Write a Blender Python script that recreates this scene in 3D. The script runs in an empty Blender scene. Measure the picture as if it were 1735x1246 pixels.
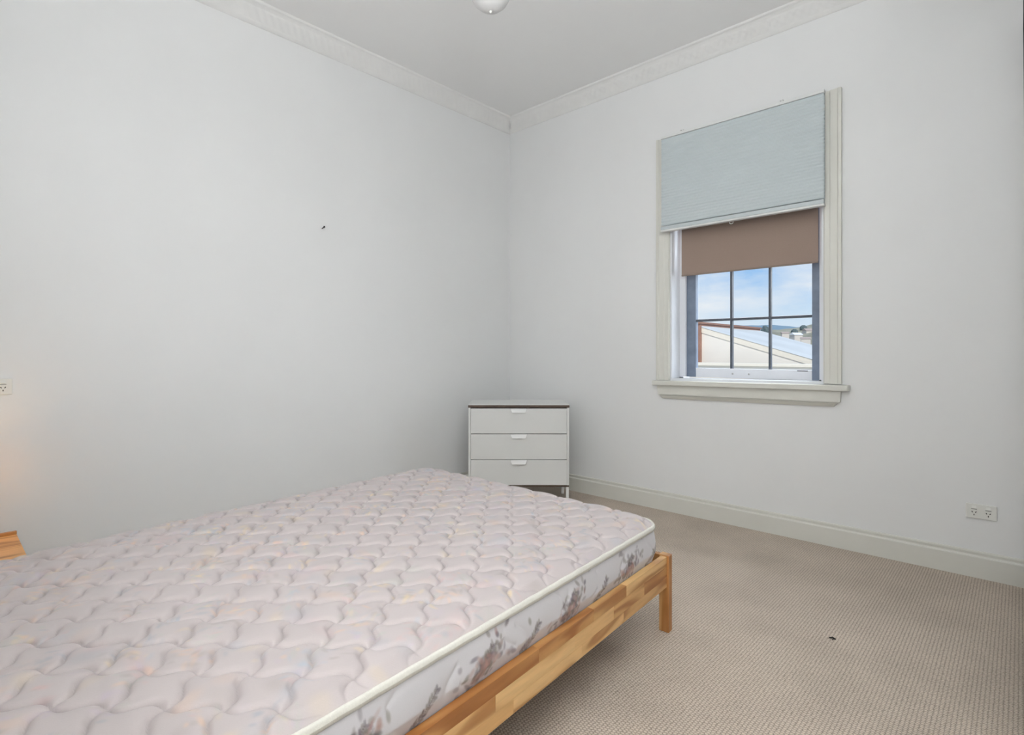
import bpy, bmesh, math, random
import numpy as np
from mathutils import Vector, Matrix

random.seed(7)
rng = np.random.default_rng(7)
scene = bpy.context.scene
COL = scene.collection
PI = math.pi

# ------------------------------------------------------------------ camera
W_PX, H_PX, F_PX, HOR = 1735., 1246., 922., 597.5
TH = math.atan(862.5 / 922.)                      # yaw between view axis and the +Y wall direction
CAM = Vector((3.307, -3.506, 1.10))
RIGHT = Vector((math.cos(TH), math.sin(TH), 0))
FWD = Vector((-math.sin(TH), math.cos(TH), 0))
cd = bpy.data.cameras.new('camera')
cam = bpy.data.objects.new('camera', cd)
COL.objects.link(cam)
cam.location = CAM
cam.rotation_euler = (PI / 2, 0, TH)
cd.sensor_fit = 'HORIZONTAL'
cd.sensor_width = 36.0
cd.lens = 36.0 * F_PX / W_PX
cd.shift_y = -(H_PX / 2 - HOR) / W_PX
cd.clip_start = 0.02
cd.clip_end = 4000
scene.camera = cam

# ------------------------------------------------------------------ view
vs = scene.view_settings
vs.view_transform = 'Standard'
vs.look = 'None'
vs.exposure = 0.02
vs.gamma = 1.0
vs.use_curve_mapping = False

# ------------------------------------------------------------------ sky
world = bpy.data.worlds.new('sky')
scene.world = world
world.use_nodes = True
nt = world.node_tree
nt.nodes.clear()
tc = nt.nodes.new('ShaderNodeTexCoord')
sep = nt.nodes.new('ShaderNodeSeparateXYZ')
nt.links.new(tc.outputs['Generated'], sep.inputs[0])
ramp = nt.nodes.new('ShaderNodeValToRGB')
ramp.color_ramp.elements[0].position = 0.0
ramp.color_ramp.elements[0].color = (0.84, 0.92, 1.0, 1)
ramp.color_ramp.elements[1].position = 0.30
ramp.color_ramp.elements[1].color = (0.13, 0.36, 0.82, 1)
e = ramp.color_ramp.elements.new(0.15)
e.color = (0.27, 0.55, 0.95, 1)
e = ramp.color_ramp.elements.new(0.065)
e.color = (0.66, 0.82, 0.98, 1)
nt.links.new(sep.outputs['Z'], ramp.inputs[0])
mp = nt.nodes.new('ShaderNodeMapping')
mp.inputs['Scale'].default_value = (1.0, 1.0, 3.2)
mp.inputs['Location'].default_value = (0.9, 0.62, 0.13)
nt.links.new(tc.outputs['Generated'], mp.inputs[0])
cn = nt.nodes.new('ShaderNodeTexNoise')
cn.inputs['Scale'].default_value = 5.5
cn.inputs['Detail'].default_value = 6.0
cn.inputs['Roughness'].default_value = 0.55
nt.links.new(mp.outputs[0], cn.inputs['Vector'])
cr = nt.nodes.new('ShaderNodeValToRGB')
cr.color_ramp.elements[0].position = 0.42
cr.color_ramp.elements[0].color = (0, 0, 0, 1)
cr.color_ramp.elements[1].position = 0.68
cr.color_ramp.elements[1].color = (1, 1, 1, 1)
nt.links.new(cn.outputs['Fac'], cr.inputs[0])
mx = nt.nodes.new('ShaderNodeMix')
mx.data_type = 'RGBA'
mx.inputs['B'].default_value = (0.88, 0.93, 0.99, 1)
nt.links.new(cr.outputs['Color'], mx.inputs['Factor'])
nt.links.new(ramp.outputs['Color'], mx.inputs['A'])
bg = nt.nodes.new('ShaderNodeBackground')
bg.inputs['Strength'].default_value = 0.92
nt.links.new(mx.outputs['Result'], bg.inputs['Color'])
wo = nt.nodes.new('ShaderNodeOutputWorld')
nt.links.new(bg.outputs[0], wo.inputs[0])

# ------------------------------------------------------------------ lights
sd = bpy.data.lights.new('sun', 'SUN')
sd.energy = 3.0
sd.angle = 0.02
sd.color = (1.0, 0.95, 0.87)
sun = bpy.data.objects.new('sun', sd)
COL.objects.link(sun)
sun.rotation_euler = Vector((-0.55, 0.55, -0.62)).to_track_quat('-Z', 'Y').to_euler()

def area(name, loc, direction, sx, sy, power, color=(1, 1, 1)):
    d = bpy.data.lights.new(name, 'AREA')
    d.shape = 'RECTANGLE'
    d.size, d.size_y = sx, sy
    d.energy = power
    d.color = color
    o = bpy.data.objects.new(name, d)
    COL.objects.link(o)
    o.location = loc
    o.rotation_euler = Vector(direction).to_track_quat('-Z', 'Z').to_euler()
    return o

# added fill light behind the camera, set at an unseen added window
area('added_fill_rear', (2.3, -3.66, 1.7), (0, 1, 0.3), 1.9, 1.5, 23, (0.965, 0.985, 1.0))
# added fill light right of the camera, at an unseen added window
area('added_fill_side', (3.86, -3.05, 1.75), (-1, 0.3, 0.1), 1.1, 1.6, 17, (0.965, 0.985, 1.0))
# open sky seen sideways through the window in the picture
area('daylight_front_window', (3.5, 1.3, 1.9), (-1.45, -1.2, -0.55), 1.6, 1.6, 55, (0.90, 0.95, 1.0))
area('daylight_high_sky', (2.1, 2.2, 3.4), (-0.1, -1.0, -1.0), 3.0, 1.8, 170, (0.94, 0.97, 1.0))

# ------------------------------------------------------------------ materials
MATS = {}

def srgb(r, g, b):
    def f(c):
        c /= 255.
        return c / 12.92 if c <= 0.04045 else ((c + 0.055) / 1.055) ** 2.4
    return (f(r), f(g), f(b), 1)

def new_mat(name):
    m = bpy.data.materials.new(name)
    m.use_nodes = True
    n = m.node_tree.nodes
    return m, n, m.node_tree.links, n['Principled BSDF']

def plain(name, color, rough=0.5, metal=0.0, noise=0.0, nscale=20., bump=0.0, bscale=60., spec=0.5):
    m, n, l, p = new_mat(name)
    p.inputs['Roughness'].default_value = rough
    p.inputs['Metallic'].default_value = metal
    p.inputs['Specular IOR Level'].default_value = spec
    t = n.new('ShaderNodeTexCoord')
    nz = n.new('ShaderNodeTexNoise')
    nz.inputs['Scale'].default_value = nscale
    nz.inputs['Detail'].default_value = 4
    l.new(t.outputs['Object'], nz.inputs['Vector'])
    r = n.new('ShaderNodeValToRGB')
    k0, k1 = 1 - noise, 1 + noise
    r.color_ramp.elements[0].position = 0.3
    r.color_ramp.elements[1].position = 0.7
    r.color_ramp.elements[0].color = tuple(min(1, c * k0) for c in color[:3]) + (1,)
    r.color_ramp.elements[1].color = tuple(min(1, c * k1) for c in color[:3]) + (1,)
    l.new(nz.outputs['Fac'], r.inputs[0])
    l.new(r.outputs['Color'], p.inputs['Base Color'])
    if bump > 0:
        b2 = n.new('ShaderNodeTexNoise')
        b2.inputs['Scale'].default_value = bscale
        b2.inputs['Detail'].default_value = 5
        l.new(t.outputs['Object'], b2.inputs['Vector'])
        bp = n.new('ShaderNodeBump')
        bp.inputs['Strength'].default_value = bump
        bp.inputs['Distance'].default_value = 0.01
        l.new(b2.outputs['Fac'], bp.inputs['Height'])
        l.new(bp.outputs[0], p.inputs['Normal'])
    MATS[name] = m
    return m

plain('wall_paint', (0.845, 0.85, 0.85), 0.65, noise=0.012, nscale=1.7, bump=0.10, bscale=6.0, spec=0.25)
plain('ceiling_paint', (0.93, 0.93, 0.925), 0.8, noise=0.01, nscale=1.2, spec=0.2)
plain('cornice_paint', (0.86, 0.86, 0.85), 0.7, noise=0.02, nscale=9, bump=0.15, bscale=50, spec=0.2)
plain('trim_cream', (0.74, 0.735, 0.68), 0.42, noise=0.02, nscale=5, bump=0.05, bscale=25)
plain('frame_white', (0.82, 0.84, 0.88), 0.4, noise=0.01)
plain('sash_backlit', (0.19, 0.235, 0.315), 0.45, noise=0.12, nscale=18)  # stiles darkened to slate: their backlit shade is put into the colour
plain('muntin_backlit', (0.085, 0.10, 0.125), 0.5, noise=0.05)  # glazing bars near black, shade against the bright sky painted in
plain('plastic_white', (0.80, 0.80, 0.76), 0.35, noise=0.01)
plain('slot_grey', (0.30, 0.30, 0.28), 0.6)
plain('hole_dark', (0.05, 0.05, 0.045), 0.6)
plain('blind_fabric', (0.585, 0.645, 0.66), 0.75, noise=0.02, nscale=200, spec=0.2)
plain('blind_rail', (0.57, 0.62, 0.64), 0.4, noise=0.01)
plain('blind_rail_white', (0.80, 0.81, 0.80), 0.4)
plain('roller_fabric', (0.35, 0.265, 0.222), 0.85, noise=0.04, nscale=300, bump=0.05, bscale=500, spec=0.15)
plain('roller_hem', (0.26, 0.20, 0.17), 0.8, noise=0.05, nscale=150)
plain('chest_white', (0.745, 0.75, 0.735), 0.38, noise=0.008, nscale=6)
plain('chest_brown', (0.075, 0.045, 0.03), 0.5, noise=0.2, nscale=30)
plain('metal_white', (0.87, 0.87, 0.86), 0.35)
plain('tape_cream', (0.78, 0.76, 0.69), 0.6, noise=0.04, nscale=180, bump=0.2, bscale=600)
plain('ticking_white', (0.70, 0.68, 0.67), 0.8)
plain('steel', (0.45, 0.45, 0.45), 0.35, metal=1.0)
plain('black_metal', (0.02, 0.022, 0.026), 0.35, metal=0.6)
plain('mirror', (0.90, 0.92, 0.92), 0.015, metal=1.0)
plain('lint_dark', (0.02, 0.018, 0.016), 0.9, noise=0.2, nscale=300)
plain('opal_glass', (0.80, 0.80, 0.80), 0.7, spec=0.2)
plain('lamp_ceramic', (0.85, 0.80, 0.66), 0.25)
plain('added_blind', (0.85, 0.85, 0.83), 0.8)
plain('gable_cream', (0.84, 0.79, 0.70), 0.8, noise=0.03, nscale=1.2)
plain('barge_cream', (0.82, 0.76, 0.64), 0.7, noise=0.03)
plain('roof_iron', (0.53, 0.57, 0.585), 0.85, noise=0.06, nscale=0.8)
plain('brick_brown', (0.34, 0.19, 0.14), 0.85, noise=0.12, nscale=6)
plain('foliage_dark', (0.10, 0.135, 0.135), 0.8, noise=0.4, nscale=6)
plain('bark', (0.10, 0.07, 0.05), 0.9, noise=0.3)
plain('hill_olive', (0.36, 0.34, 0.24), 0.9, noise=0.35, nscale=0.08)
plain('hill_haze', (0.22, 0.32, 0.38), 0.95, noise=0.15, nscale=0.01)  # bluish distance haze mixed into the hill's base colour
plain('house_pale', (0.62, 0.58, 0.53), 0.8, noise=0.03)
plain('house_roof', (0.42, 0.35, 0.31), 0.8, noise=0.1)
plain('ground_street', (0.32, 0.32, 0.30), 0.9, noise=0.2, nscale=0.2)

# lamp shade: glowing cloth, lit by its own bulb
m, n, l, p = new_mat('shade_cloth')
p.inputs['Base Color'].default_value = (0.85, 0.78, 0.62, 1)
p.inputs['Roughness'].default_value = 0.9
tr = n.new('ShaderNodeBsdfTranslucent')
tr.inputs['Color'].default_value = (0.9, 0.75, 0.5, 1)
ms = n.new('ShaderNodeMixShader')
ms.inputs[0].default_value = 0.5
l.new(p.outputs[0], ms.inputs[1])
l.new(tr.outputs[0], ms.inputs[2])
l.new(ms.outputs[0], n['Material Output'].inputs[0])
MATS['shade_cloth'] = m

m, n, l, p = new_mat('bulb_glow')
p.inputs['Base Color'].default_value = (1, 0.9, 0.7, 1)
p.inputs['Emission Color'].default_value = (1, 0.72, 0.38, 1)
p.inputs['Emission Strength'].default_value = 6.0
MATS['bulb_glow'] = m

# window glass
m, n, l, p = new_mat('window_glass')
n.remove(p)
t = n.new('ShaderNodeBsdfTransparent')
t.inputs[0].default_value = (0.985, 0.99, 0.99, 1)
g = n.new('ShaderNodeBsdfGlossy')
g.inputs['Roughness'].default_value = 0.02
fr = n.new('ShaderNodeFresnel')
fr.inputs[0].default_value = 1.10
ms = n.new('ShaderNodeMixShader')
l.new(fr.outputs[0], ms.inputs[0])
l.new(t.outputs[0], ms.inputs[1])
l.new(g.outputs[0], ms.inputs[2])
l.new(ms.outputs[0], n['Material Output'].inputs[0])
MATS['window_glass'] = m

# pine: rings stretched along local Y, tone from the object's own colour
def pine(name, axis_scale, base, dark, per_object=True):
    m, n, l, p = new_mat(name)
    p.inputs['Roughness'].default_value = 0.38
    t = n.new('ShaderNodeTexCoord')
    oi = n.new('ShaderNodeObjectInfo')
    mul = n.new('ShaderNodeVectorMath')
    mul.operation = 'SCALE'
    mul.inputs[0].default_value = (13.7, 5.3, 9.1)
    l.new(oi.outputs['Random'], mul.inputs['Scale'])
    add = n.new('ShaderNodeVectorMath')
    l.new(t.outputs['Object'], add.inputs[0])
    l.new(mul.outputs[0], add.inputs[1])
    mp = n.new('ShaderNodeMapping')
    mp.inputs['Scale'].default_value = axis_scale
    mp.inputs['Rotation'].default_value = (0.03, 0.0, 0.06)
    l.new(add.outputs[0], mp.inputs[0])
    nz = n.new('ShaderNodeTexNoise')
    nz.inputs['Scale'].default_value = 1.0
    nz.inputs['Detail'].default_value = 1.5
    nz.inputs['Distortion'].default_value = 0.6
    l.new(mp.outputs[0], nz.inputs['Vector'])
    mm = n.new('ShaderNodeMath')
    mm.operation = 'MULTIPLY'
    mm.inputs[1].default_value = 26.0
    l.new(nz.outputs['Fac'], mm.inputs[0])
    sn = n.new('ShaderNodeMath')
    sn.operation = 'SINE'
    l.new(mm.outputs[0], sn.inputs[0])
    r = n.new('ShaderNodeValToRGB')
    r.color_ramp.elements[0].position = 0.0
    r.color_ramp.elements[1].position = 1.0
    r.color_ramp.elements[0].color = base
    r.color_ramp.elements[1].color = dark
    ee = r.color_ramp.elements.new(0.6)
    ee.color = tuple(0.75 * a + 0.25 * b for a, b in zip(base, dark))
    ma = n.new('ShaderNodeMapRange')
    ma.inputs['From Min'].default_value = -1
    l.new(sn.outputs[0], ma.inputs['Value'])
    l.new(ma.outputs[0], r.inputs[0])
    # fine fibres
    mp2 = n.new('ShaderNodeMapping')
    mp2.inputs['Scale'].default_value = tuple(a * 9 for a in axis_scale)
    l.new(add.outputs[0], mp2.inputs[0])
    nf = n.new('ShaderNodeTexNoise')
    nf.inputs['Scale'].default_value = 1.0
    nf.inputs['Detail'].default_value = 3
    l.new(mp2.outputs[0], nf.inputs['Vector'])
    fm = n.new('ShaderNodeMapRange')
    fm.inputs['To Min'].default_value = 0.82
    fm.inputs['To Max'].default_value = 1.14
    l.new(nf.outputs['Fac'], fm.inputs['Value'])
    m1 = n.new('ShaderNodeMix')
    m1.data_type = 'RGBA'
    m1.blend_type = 'MULTIPLY'
    m1.inputs['Factor'].default_value = 1.0
    l.new(r.outputs['Color'], m1.inputs['A'])
    l.new(fm.outputs[0], m1.inputs['B'])
    m2 = n.new('ShaderNodeMix')
    m2.data_type = 'RGBA'
    m2.blend_type = 'MULTIPLY'
    m2.inputs['Factor'].default_value = 1.0
    l.new(m1.outputs['Result'], m2.inputs['A'])
    l.new(oi.outputs['Color'], m2.inputs['B'])
    l.new(m2.outputs['Result'], p.inputs['Base Color'])
    MATS[name] = m
    return m

PB, PD = (0.74, 0.455, 0.20, 1), (0.44, 0.20, 0.065, 1)
pine('pine_long', (9, 1.1, 9), PB, PD)
pine('pine_upright', (9, 9, 1.1), PB, PD)
pine('pine_cross', (1.1, 9, 9), PB, PD)

# carpet: rows of wool loops along Y
def carpet():
    m, n, l, p = new_mat('carpet_loop')
    p.inputs['Roughness'].default_value = 0.95
    p.inputs['Specular IOR Level'].default_value = 0.1
    t = n.new('ShaderNodeTexCoord')
    wob = n.new('ShaderNodeTexNoise')
    wob.inputs['Scale'].default_value = 55
    wob.inputs['Detail'].default_value = 2
    l.new(t.outputs['Object'], wob.inputs['Vector'])
    wv = n.new('ShaderNodeVectorMath')
    wv.operation = 'MULTIPLY_ADD'
    wv.inputs[1].default_value = (0.006, 0.008, 0)
    l.new(wob.outputs['Color'], wv.inputs[0])
    l.new(t.outputs['Object'], wv.inputs[2])
    s = n.new('ShaderNodeSeparateXYZ')
    l.new(wv.outputs[0], s.inputs[0])

    def math_(op, a, b=None):
        q = n.new('ShaderNodeMath')
        q.operation = op
        for i, v in enumerate((a, b)):
            if v is None:
                continue
            if isinstance(v, (int, float)):
                q.inputs[i].default_value = v
            else:
                l.new(v, q.inputs[i])
        return q.outputs[0]
    u = math_('DIVIDE', s.outputs['X'], 0.0112)
    v = math_('DIVIDE', s.outputs['Y'], 0.0100)
    par = math_('MULTIPLY', math_('MODULO', math_('ABSOLUTE', math_('FLOOR', u)), 2.0), 0.5)
    v2 = math_('ADD', v, par)
    su = math_('ABSOLUTE', math_('SINE', math_('MULTIPLY', u, PI)))
    sv = math_('ABSOLUTE', math_('SINE', math_('MULTIPLY', v2, PI)))
    hgt = math_('ADD', math_('MULTIPLY', math_('POWER', su, 0.5), 0.42), math_('MULTIPLY', math_('POWER', sv, 0.6), 0.58))
    # irregular loops
    vn = n.new('ShaderNodeTexNoise')
    vn.inputs['Scale'].default_value = 130
    vn.inputs['Detail'].default_value = 2
    l.new(t.outputs['Object'], vn.inputs['Vector'])
    h2 = math_('ADD', math_('MULTIPLY', hgt, 0.75), math_('MULTIPLY', vn.outputs['Fac'], 0.5))
    r = n.new('ShaderNodeValToRGB')
    r.color_ramp.elements[0].position = 0.36
    r.color_ramp.elements[0].color = srgb(112, 99, 86)
    r.color_ramp.elements[1].position = 0.98
    r.color_ramp.elements[1].color = srgb(222, 208, 193)
    l.new(h2, r.inputs[0])
    # worn, soiled patches
    st = n.new('ShaderNodeTexNoise')
    st.inputs['Scale'].default_value = 2.6
    st.inputs['Detail'].default_value = 5
    st.inputs['Roughness'].default_value = 0.6
    l.new(t.outputs['Object'], st.inputs['Vector'])
    sr = n.new('ShaderNodeMapRange')
    sr.inputs['From Min'].default_value = 0.3
    sr.inputs['From Max'].default_value = 0.7
    sr.inputs['To Min'].default_value = 0.86
    sr.inputs['To Max'].default_value = 1.06
    l.new(st.outputs['Fac'], sr.inputs['Value'])
    mx = n.new('ShaderNodeMix')
    mx.data_type = 'RGBA'
    mx.blend_type = 'MULTIPLY'
    mx.inputs['Factor'].default_value = 1
    l.new(r.outputs['Color'], mx.inputs['A'])
    l.new(sr.outputs[0], mx.inputs['B'])
    l.new(mx.outputs['Result'], p.inputs['Base Color'])
    b = n.new('ShaderNodeBump')
    b.inputs['Strength'].default_value = 0.8
    b.inputs['Distance'].default_value = 0.004
    l.new(h2, b.inputs['Height'])
    l.new(b.outputs[0], p.inputs['Normal'])
    MATS['carpet_loop'] = m
carpet()

def printed(name, rough, weave=900.):
    m, n, l, p = new_mat(name)
    p.inputs['Roughness'].default_value = rough
    p.inputs['Specular IOR Level'].default_value = 0.35
    p.inputs['Sheen Weight'].default_value = 0.15
    a = n.new('ShaderNodeAttribute')
    a.attribute_name = 'print'
    t = n.new('ShaderNodeTexCoord')
    nz = n.new('ShaderNodeTexNoise')
    nz.inputs['Scale'].default_value = weave
    l.new(t.outputs['Object'], nz.inputs['Vector'])
    mr = n.new('ShaderNodeMapRange')
    mr.inputs['To Min'].default_value = 0.93
    mr.inputs['To Max'].default_value = 1.07
    l.new(nz.outputs['Fac'], mr.inputs['Value'])
    mx = n.new('ShaderNodeMix')
    mx.data_type = 'RGBA'
    mx.blend_type = 'MULTIPLY'
    mx.inputs['Factor'].default_value = 1
    l.new(a.outputs['Color'], mx.inputs['A'])
    l.new(mr.outputs[0], mx.inputs['B'])
    l.new(mx.outputs['Result'], p.inputs['Base Color'])
    MATS[name] = m
printed('ticking_top', 0.48)
printed('ticking_side', 0.5)

# ------------------------------------------------------------------ helpers
def tag(o, label=None, cat=None, group=None, kind=None):
    if label: o['label'] = label
    if cat: o['category'] = cat
    if group: o['group'] = group
    if kind: o['kind'] = kind
    return o

def empty(name, loc, rz=0.0):
    o = bpy.data.objects.new(name, None)
    COL.objects.link(o)
    o.location = loc
    o.rotation_euler = (0, 0, rz)
    o.empty_display_size = 0.1
    return o

def obj(name, verts, faces, mat, parent=None, loc=(0, 0, 0), smooth=False, rot=None):
    me = bpy.data.meshes.new(name)
    me.from_pydata([tuple(v) for v in verts], [], [tuple(f) for f in faces])
    return obj_me(name, me, mat, parent, loc, smooth, rot)

def obj_me(name, me, mat, parent=None, loc=(0, 0, 0), smooth=False, rot=None):
    me.validate()
    if mat:
        me.materials.append(MATS[mat])
    if smooth:
        me.polygons.foreach_set('use_smooth', [True] * len(me.polygons))
    o = bpy.data.objects.new(name, me)
    COL.objects.link(o)
    o.location = loc
    if rot: o.rotation_euler = rot
    if parent: o.parent = parent
    return o

class MB:
    """collects shapes of ONE part"""
    def __init__(s): s.v, s.f = [], []
    def add(s, v, f):
        k = len(s.v)
        s.v += [tuple(x) for x in v]
        s.f += [tuple(i + k for i in q) for q in f]
        return s
    def box(s, x0, x1, y0, y1, z0, z1, bev=0.0):
        if bev <= 0:
            v = [(x, y, z) for z in (z0, z1) for y in (y0, y1) for x in (x0, x1)]
            f = [(0, 2, 3, 1), (4, 5, 7, 6), (0, 1, 5, 4), (2, 6, 7, 3), (0, 4, 6, 2), (1, 3, 7, 5)]
            return s.add(v, f)
        bm = bmesh.new()
        bmesh.ops.create_cube(bm, size=1)
        for q in bm.verts:
            q.co = Vector(((x0 + x1) / 2 + q.co.x * (x1 - x0), (y0 + y1) / 2 + q.co.y * (y1 - y0), (z0 + z1) / 2 + q.co.z * (z1 - z0)))
        bmesh.ops.bevel(bm, geom=bm.edges[:], offset=bev, segments=2, profile=0.6, affect='EDGES')
        bm.verts.index_update()
        s.add([q.co[:] for q in bm.verts], [[w.index for w in f.verts] for f in bm.faces])
        bm.free()
        return s
    def lathe(s, prof, seg=24, c=(0, 0, 0), axis='z'):
        v, f = [], []
        n_ = len(prof)
        for i in range(seg):
            a = 2 * PI * i / seg
            for r, z in prof:
                if axis == 'z': v.append((c[0] + r * math.cos(a), c[1] + r * math.sin(a), c[2] + z))
                elif axis == 'y': v.append((c[0] + r * math.cos(a), c[1] + z, c[2] + r * math.sin(a)))
                else: v.append((c[0] + z, c[1] + r * math.cos(a), c[2] + r * math.sin(a)))
        for i in range(seg):
            j = (i + 1) % seg
            for k in range(n_ - 1):
                f.append((i * n_ + k, j * n_ + k, j * n_ + k + 1, i * n_ + k + 1))
        f.append(tuple(i * n_ for i in range(seg))[::-1])
        f.append(tuple(i * n_ + n_ - 1 for i in range(seg)))
        return s.add(v, f)
    def prism(s, poly, axis, a0, a1):
        """poly of (p,q); axis x: p=y,q=z; axis y: p=x,q=z; axis z: p=x,q=y"""
        def P(p, q, a):
            return (a, p, q) if axis == 'x' else (p, a, q) if axis == 'y' else (p, q, a)
        n_ = len(poly)
        v = [P(p, q, a0) for p, q in poly] + [P(p, q, a1) for p, q in poly]
        f = [tuple(range(n_))[::-1], tuple(range(n_, 2 * n_))]
        f += [(i, (i + 1) % n_, n_ + (i + 1) % n_, n_ + i) for i in range(n_)]
        return s.add(v, f)
    def tube(s, pts, r, seg=8):
        v, f = [], []
        pts = [Vector(p) for p in pts]
        for i, p in enumerate(pts):
            d = (pts[min(i + 1, len(pts) - 1)] - pts[max(i - 1, 0)]).normalized()
            up = Vector((0, 0, 1)) if abs(d.z) < 0.9 else Vector((1, 0, 0))
            a = d.cross(up).normalized()
            b = a.cross(d)
            for k in range(seg):
                w = 2 * PI * k / seg
                v.append(p + (a * math.cos(w) + b * math.sin(w)) * r)
        for i in range(len(pts) - 1):
            for k in range(seg):
                k2 = (k + 1) % seg
                f.append((i * seg + k, i * seg + k2, (i + 1) * seg + k2, (i + 1) * seg + k))
        f.append(tuple(range(seg))[::-1])
        f.append(tuple((len(pts) - 1) * seg + k for k in range(seg)))
        return s.add(v, f)
    def build(s, name, mat, parent=None, loc=(0, 0, 0), smooth=False, rot=None):
        me = bpy.data.meshes.new(name)
        me.from_pydata(s.v, [], s.f)
        bm = bmesh.new()
        bm.from_mesh(me)
        bmesh.ops.recalc_face_normals(bm, faces=bm.faces[:])
        bm.to_mesh(me)
        bm.free()
        return obj_me(name, me, mat, parent, loc, smooth, rot)

def structure(o):
    o['kind'] = 'structure'
    return o

def ray(px, py):
    return RIGHT * ((px - W_PX / 2) / F_PX) + FWD + Vector((0, 0, (HOR - py) / F_PX))
def on_y(px, py, y):
    d = ray(px, py)
    return CAM + d * ((y - CAM.y) / d.y)
def at_depth(px, py, dep):
    return CAM + ray(px, py) * dep

# ------------------------------------------------------------------ room shell
XR, YB, ZC = 3.95, -3.75, 3.125
WX0, WX1, WZ0, WZ1 = 1.53, 2.48, 0.905, 2.50          # opening of window_1
structure(MB().box(-0.25, XR + 0.2, YB - 0.2, 0.30, -0.2, 0).build('floor', 'carpet_loop'))
structure(MB().box(-0.25, XR + 0.2, YB - 0.2, 0.30, ZC, ZC + 0.2).build('ceiling', 'ceiling_paint'))
structure(MB().box(-0.25, 0, YB - 0.2, 0.30, 0, ZC).build('wall_left', 'wall_paint'))
structure(MB().box(XR, XR + 0.2, YB - 0.2, 0.30, 0, ZC).build('wall_right', 'wall_paint'))
structure(MB().box(0, XR, YB - 0.2, YB, 0, ZC).build('wall_front', 'wall_paint'))
wb = MB()
wb.box(0, WX0, 0, 0.30, 0, ZC).box(WX1, XR, 0, 0.30, 0, ZC)
wb.box(WX0, WX1, 0, 0.30, 0, WZ0).box(WX0, WX1, 0, 0.30, WZ1, ZC)
structure(wb.build('wall_back', 'wall_paint'))

# cornice: swept profile (offset from the wall, drop below the ceiling) with a leafy relief band
def cornice(name, wall, length):
    prof = [(0.0, 0.094), (0.010, 0.094), (0.012, 0.086), (0.018, 0.084), (0.020, 0.078), (0.026, 0.073),
            (0.034, 0.066), (0.043, 0.058), (0.052, 0.050), (0.061, 0.042), (0.070, 0.034), (0.077, 0.027),
            (0.080, 0.022), (0.086, 0.020), (0.090, 0.013), (0.100, 0.012), (0.110, 0.006), (0.112, 0.0)]
    band = {5: 0.4, 6: 1.0, 7: 1.0, 8: 1.0, 9: 1.0, 10: 0.8, 11: 0.3}
    nl = int(length / 0.011)
    v, f = [], []
    for i in range(nl + 1):
        for k, (o, d) in enumerate(prof):
            t = o + (length - o) * i / nl
            rel = 0.0
            if k in band:
                ph = t / 0.135 * 2 * PI
                rel = band[k] * 0.0035 * (math.sin(ph + 0.5 * (k - 8)) * math.cos(ph * 2 + 0.9 * (k - 8)) + 0.5 * math.sin(3 * ph - 1.1 * k))
            oo, zz = o + rel * 0.7, ZC - d - rel * 0.7
            v.append((oo, -t, zz) if wall == 'left' else (t, -oo, zz))
    n_ = len(prof)
    for i in range(nl):
        for k in range(n_ - 1):
            q = (i * n_ + k, i * n_ + k + 1, (i + 1) * n_ + k + 1, (i + 1) * n_ + k)
            f.append(q if wall == 'left' else q[::-1])
    return structure(obj(name, v, f, 'cornice_paint', smooth=True))
cornice('trim_1', 'left', -YB)
cornice('trim_2', 'back', 3.93)

# skirting boards
BASE = [(0, 0.128), (0.007, 0.128), (0.010, 0.125), (0.011, 0.120), (0.009, 0.113), (0.008, 0.108), (0.011, 0.104),
        (0.018, 0.103), (0.021, 0.099), (0.021, 0.0), (0, 0)]
def skirting(name, axis, a0, a1, sgn, off):
    poly = [(off + sgn * o, z) for o, z in BASE]
    return structure(MB().prism(poly, axis, a0, a1).build(name, 'trim_cream'))
skirting('baseboard_back', 'x', 0.0, 3.330, -1, 0.0)
skirting('baseboard_left', 'y', YB, -0.021, 1, 0.0)
skirting('baseboard_front', 'x', 0.021, XR, 1, YB)

# ------------------------------------------------------------------ window in the back wall
TILT = 0.014
def tz(x): return TILT * (x - 2.0) / 1.2
win = structure(empty('window_1', (0, 0, 0)))
AX0, AX1 = 1.437, 2.572
def architrave(x_out, x_in, s):
    # stepped profile, outer bead higher than the inner one
    a = [(x_out, 0.0), (x_out, -0.026), (x_out + s * 0.014, -0.028), (x_out + s * 0.02, -0.021), (x_out + s * 0.055, -0.021),
         (x_out + s * 0.06, -0.017), (x_in - s * 0.008, -0.017), (x_in, -0.010), (x_in, 0.0)]
    return a
MB().prism(architrave(AX0, WX0, 1), 'z', 0.915 + tz(AX0), 2.588).build('architrave', 'trim_cream', win)
MB().prism(architrave(AX1, WX1, -1), 'z', 0.915 + tz(AX1), 2.588).build('architrave', 'trim_cream', win)
MB().box(WX0, WX1, -0.020, 0, WZ1, 2.584, 0.003).build('architrave', 'trim_cream', win)
# reveal linings
MB().box(WX0, WX0 + 0.012, 0, 0.215, WZ0, WZ1).build('jamb', 'frame_white', win)
MB().box(WX1 - 0.012, WX1, 0, 0.215, WZ0, WZ1).build('jamb', 'frame_white', win)
MB().box(WX0 + 0.012, WX1 - 0.012, 0, 0.215, WZ1 - 0.012, WZ1).build('jamb', 'frame_white', win)
# stop beads
MB().box(WX0 + 0.012, WX0 + 0.056, 0.118, 0.140, 0.930, WZ1 - 0.012, 0.002).build('stop_bead', 'frame_white', win)
MB().box(WX1 - 0.052, WX1 - 0.012, 0.118, 0.140, 0.935, WZ1 - 0.012, 0.002).build('stop_bead', 'frame_white', win)
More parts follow.
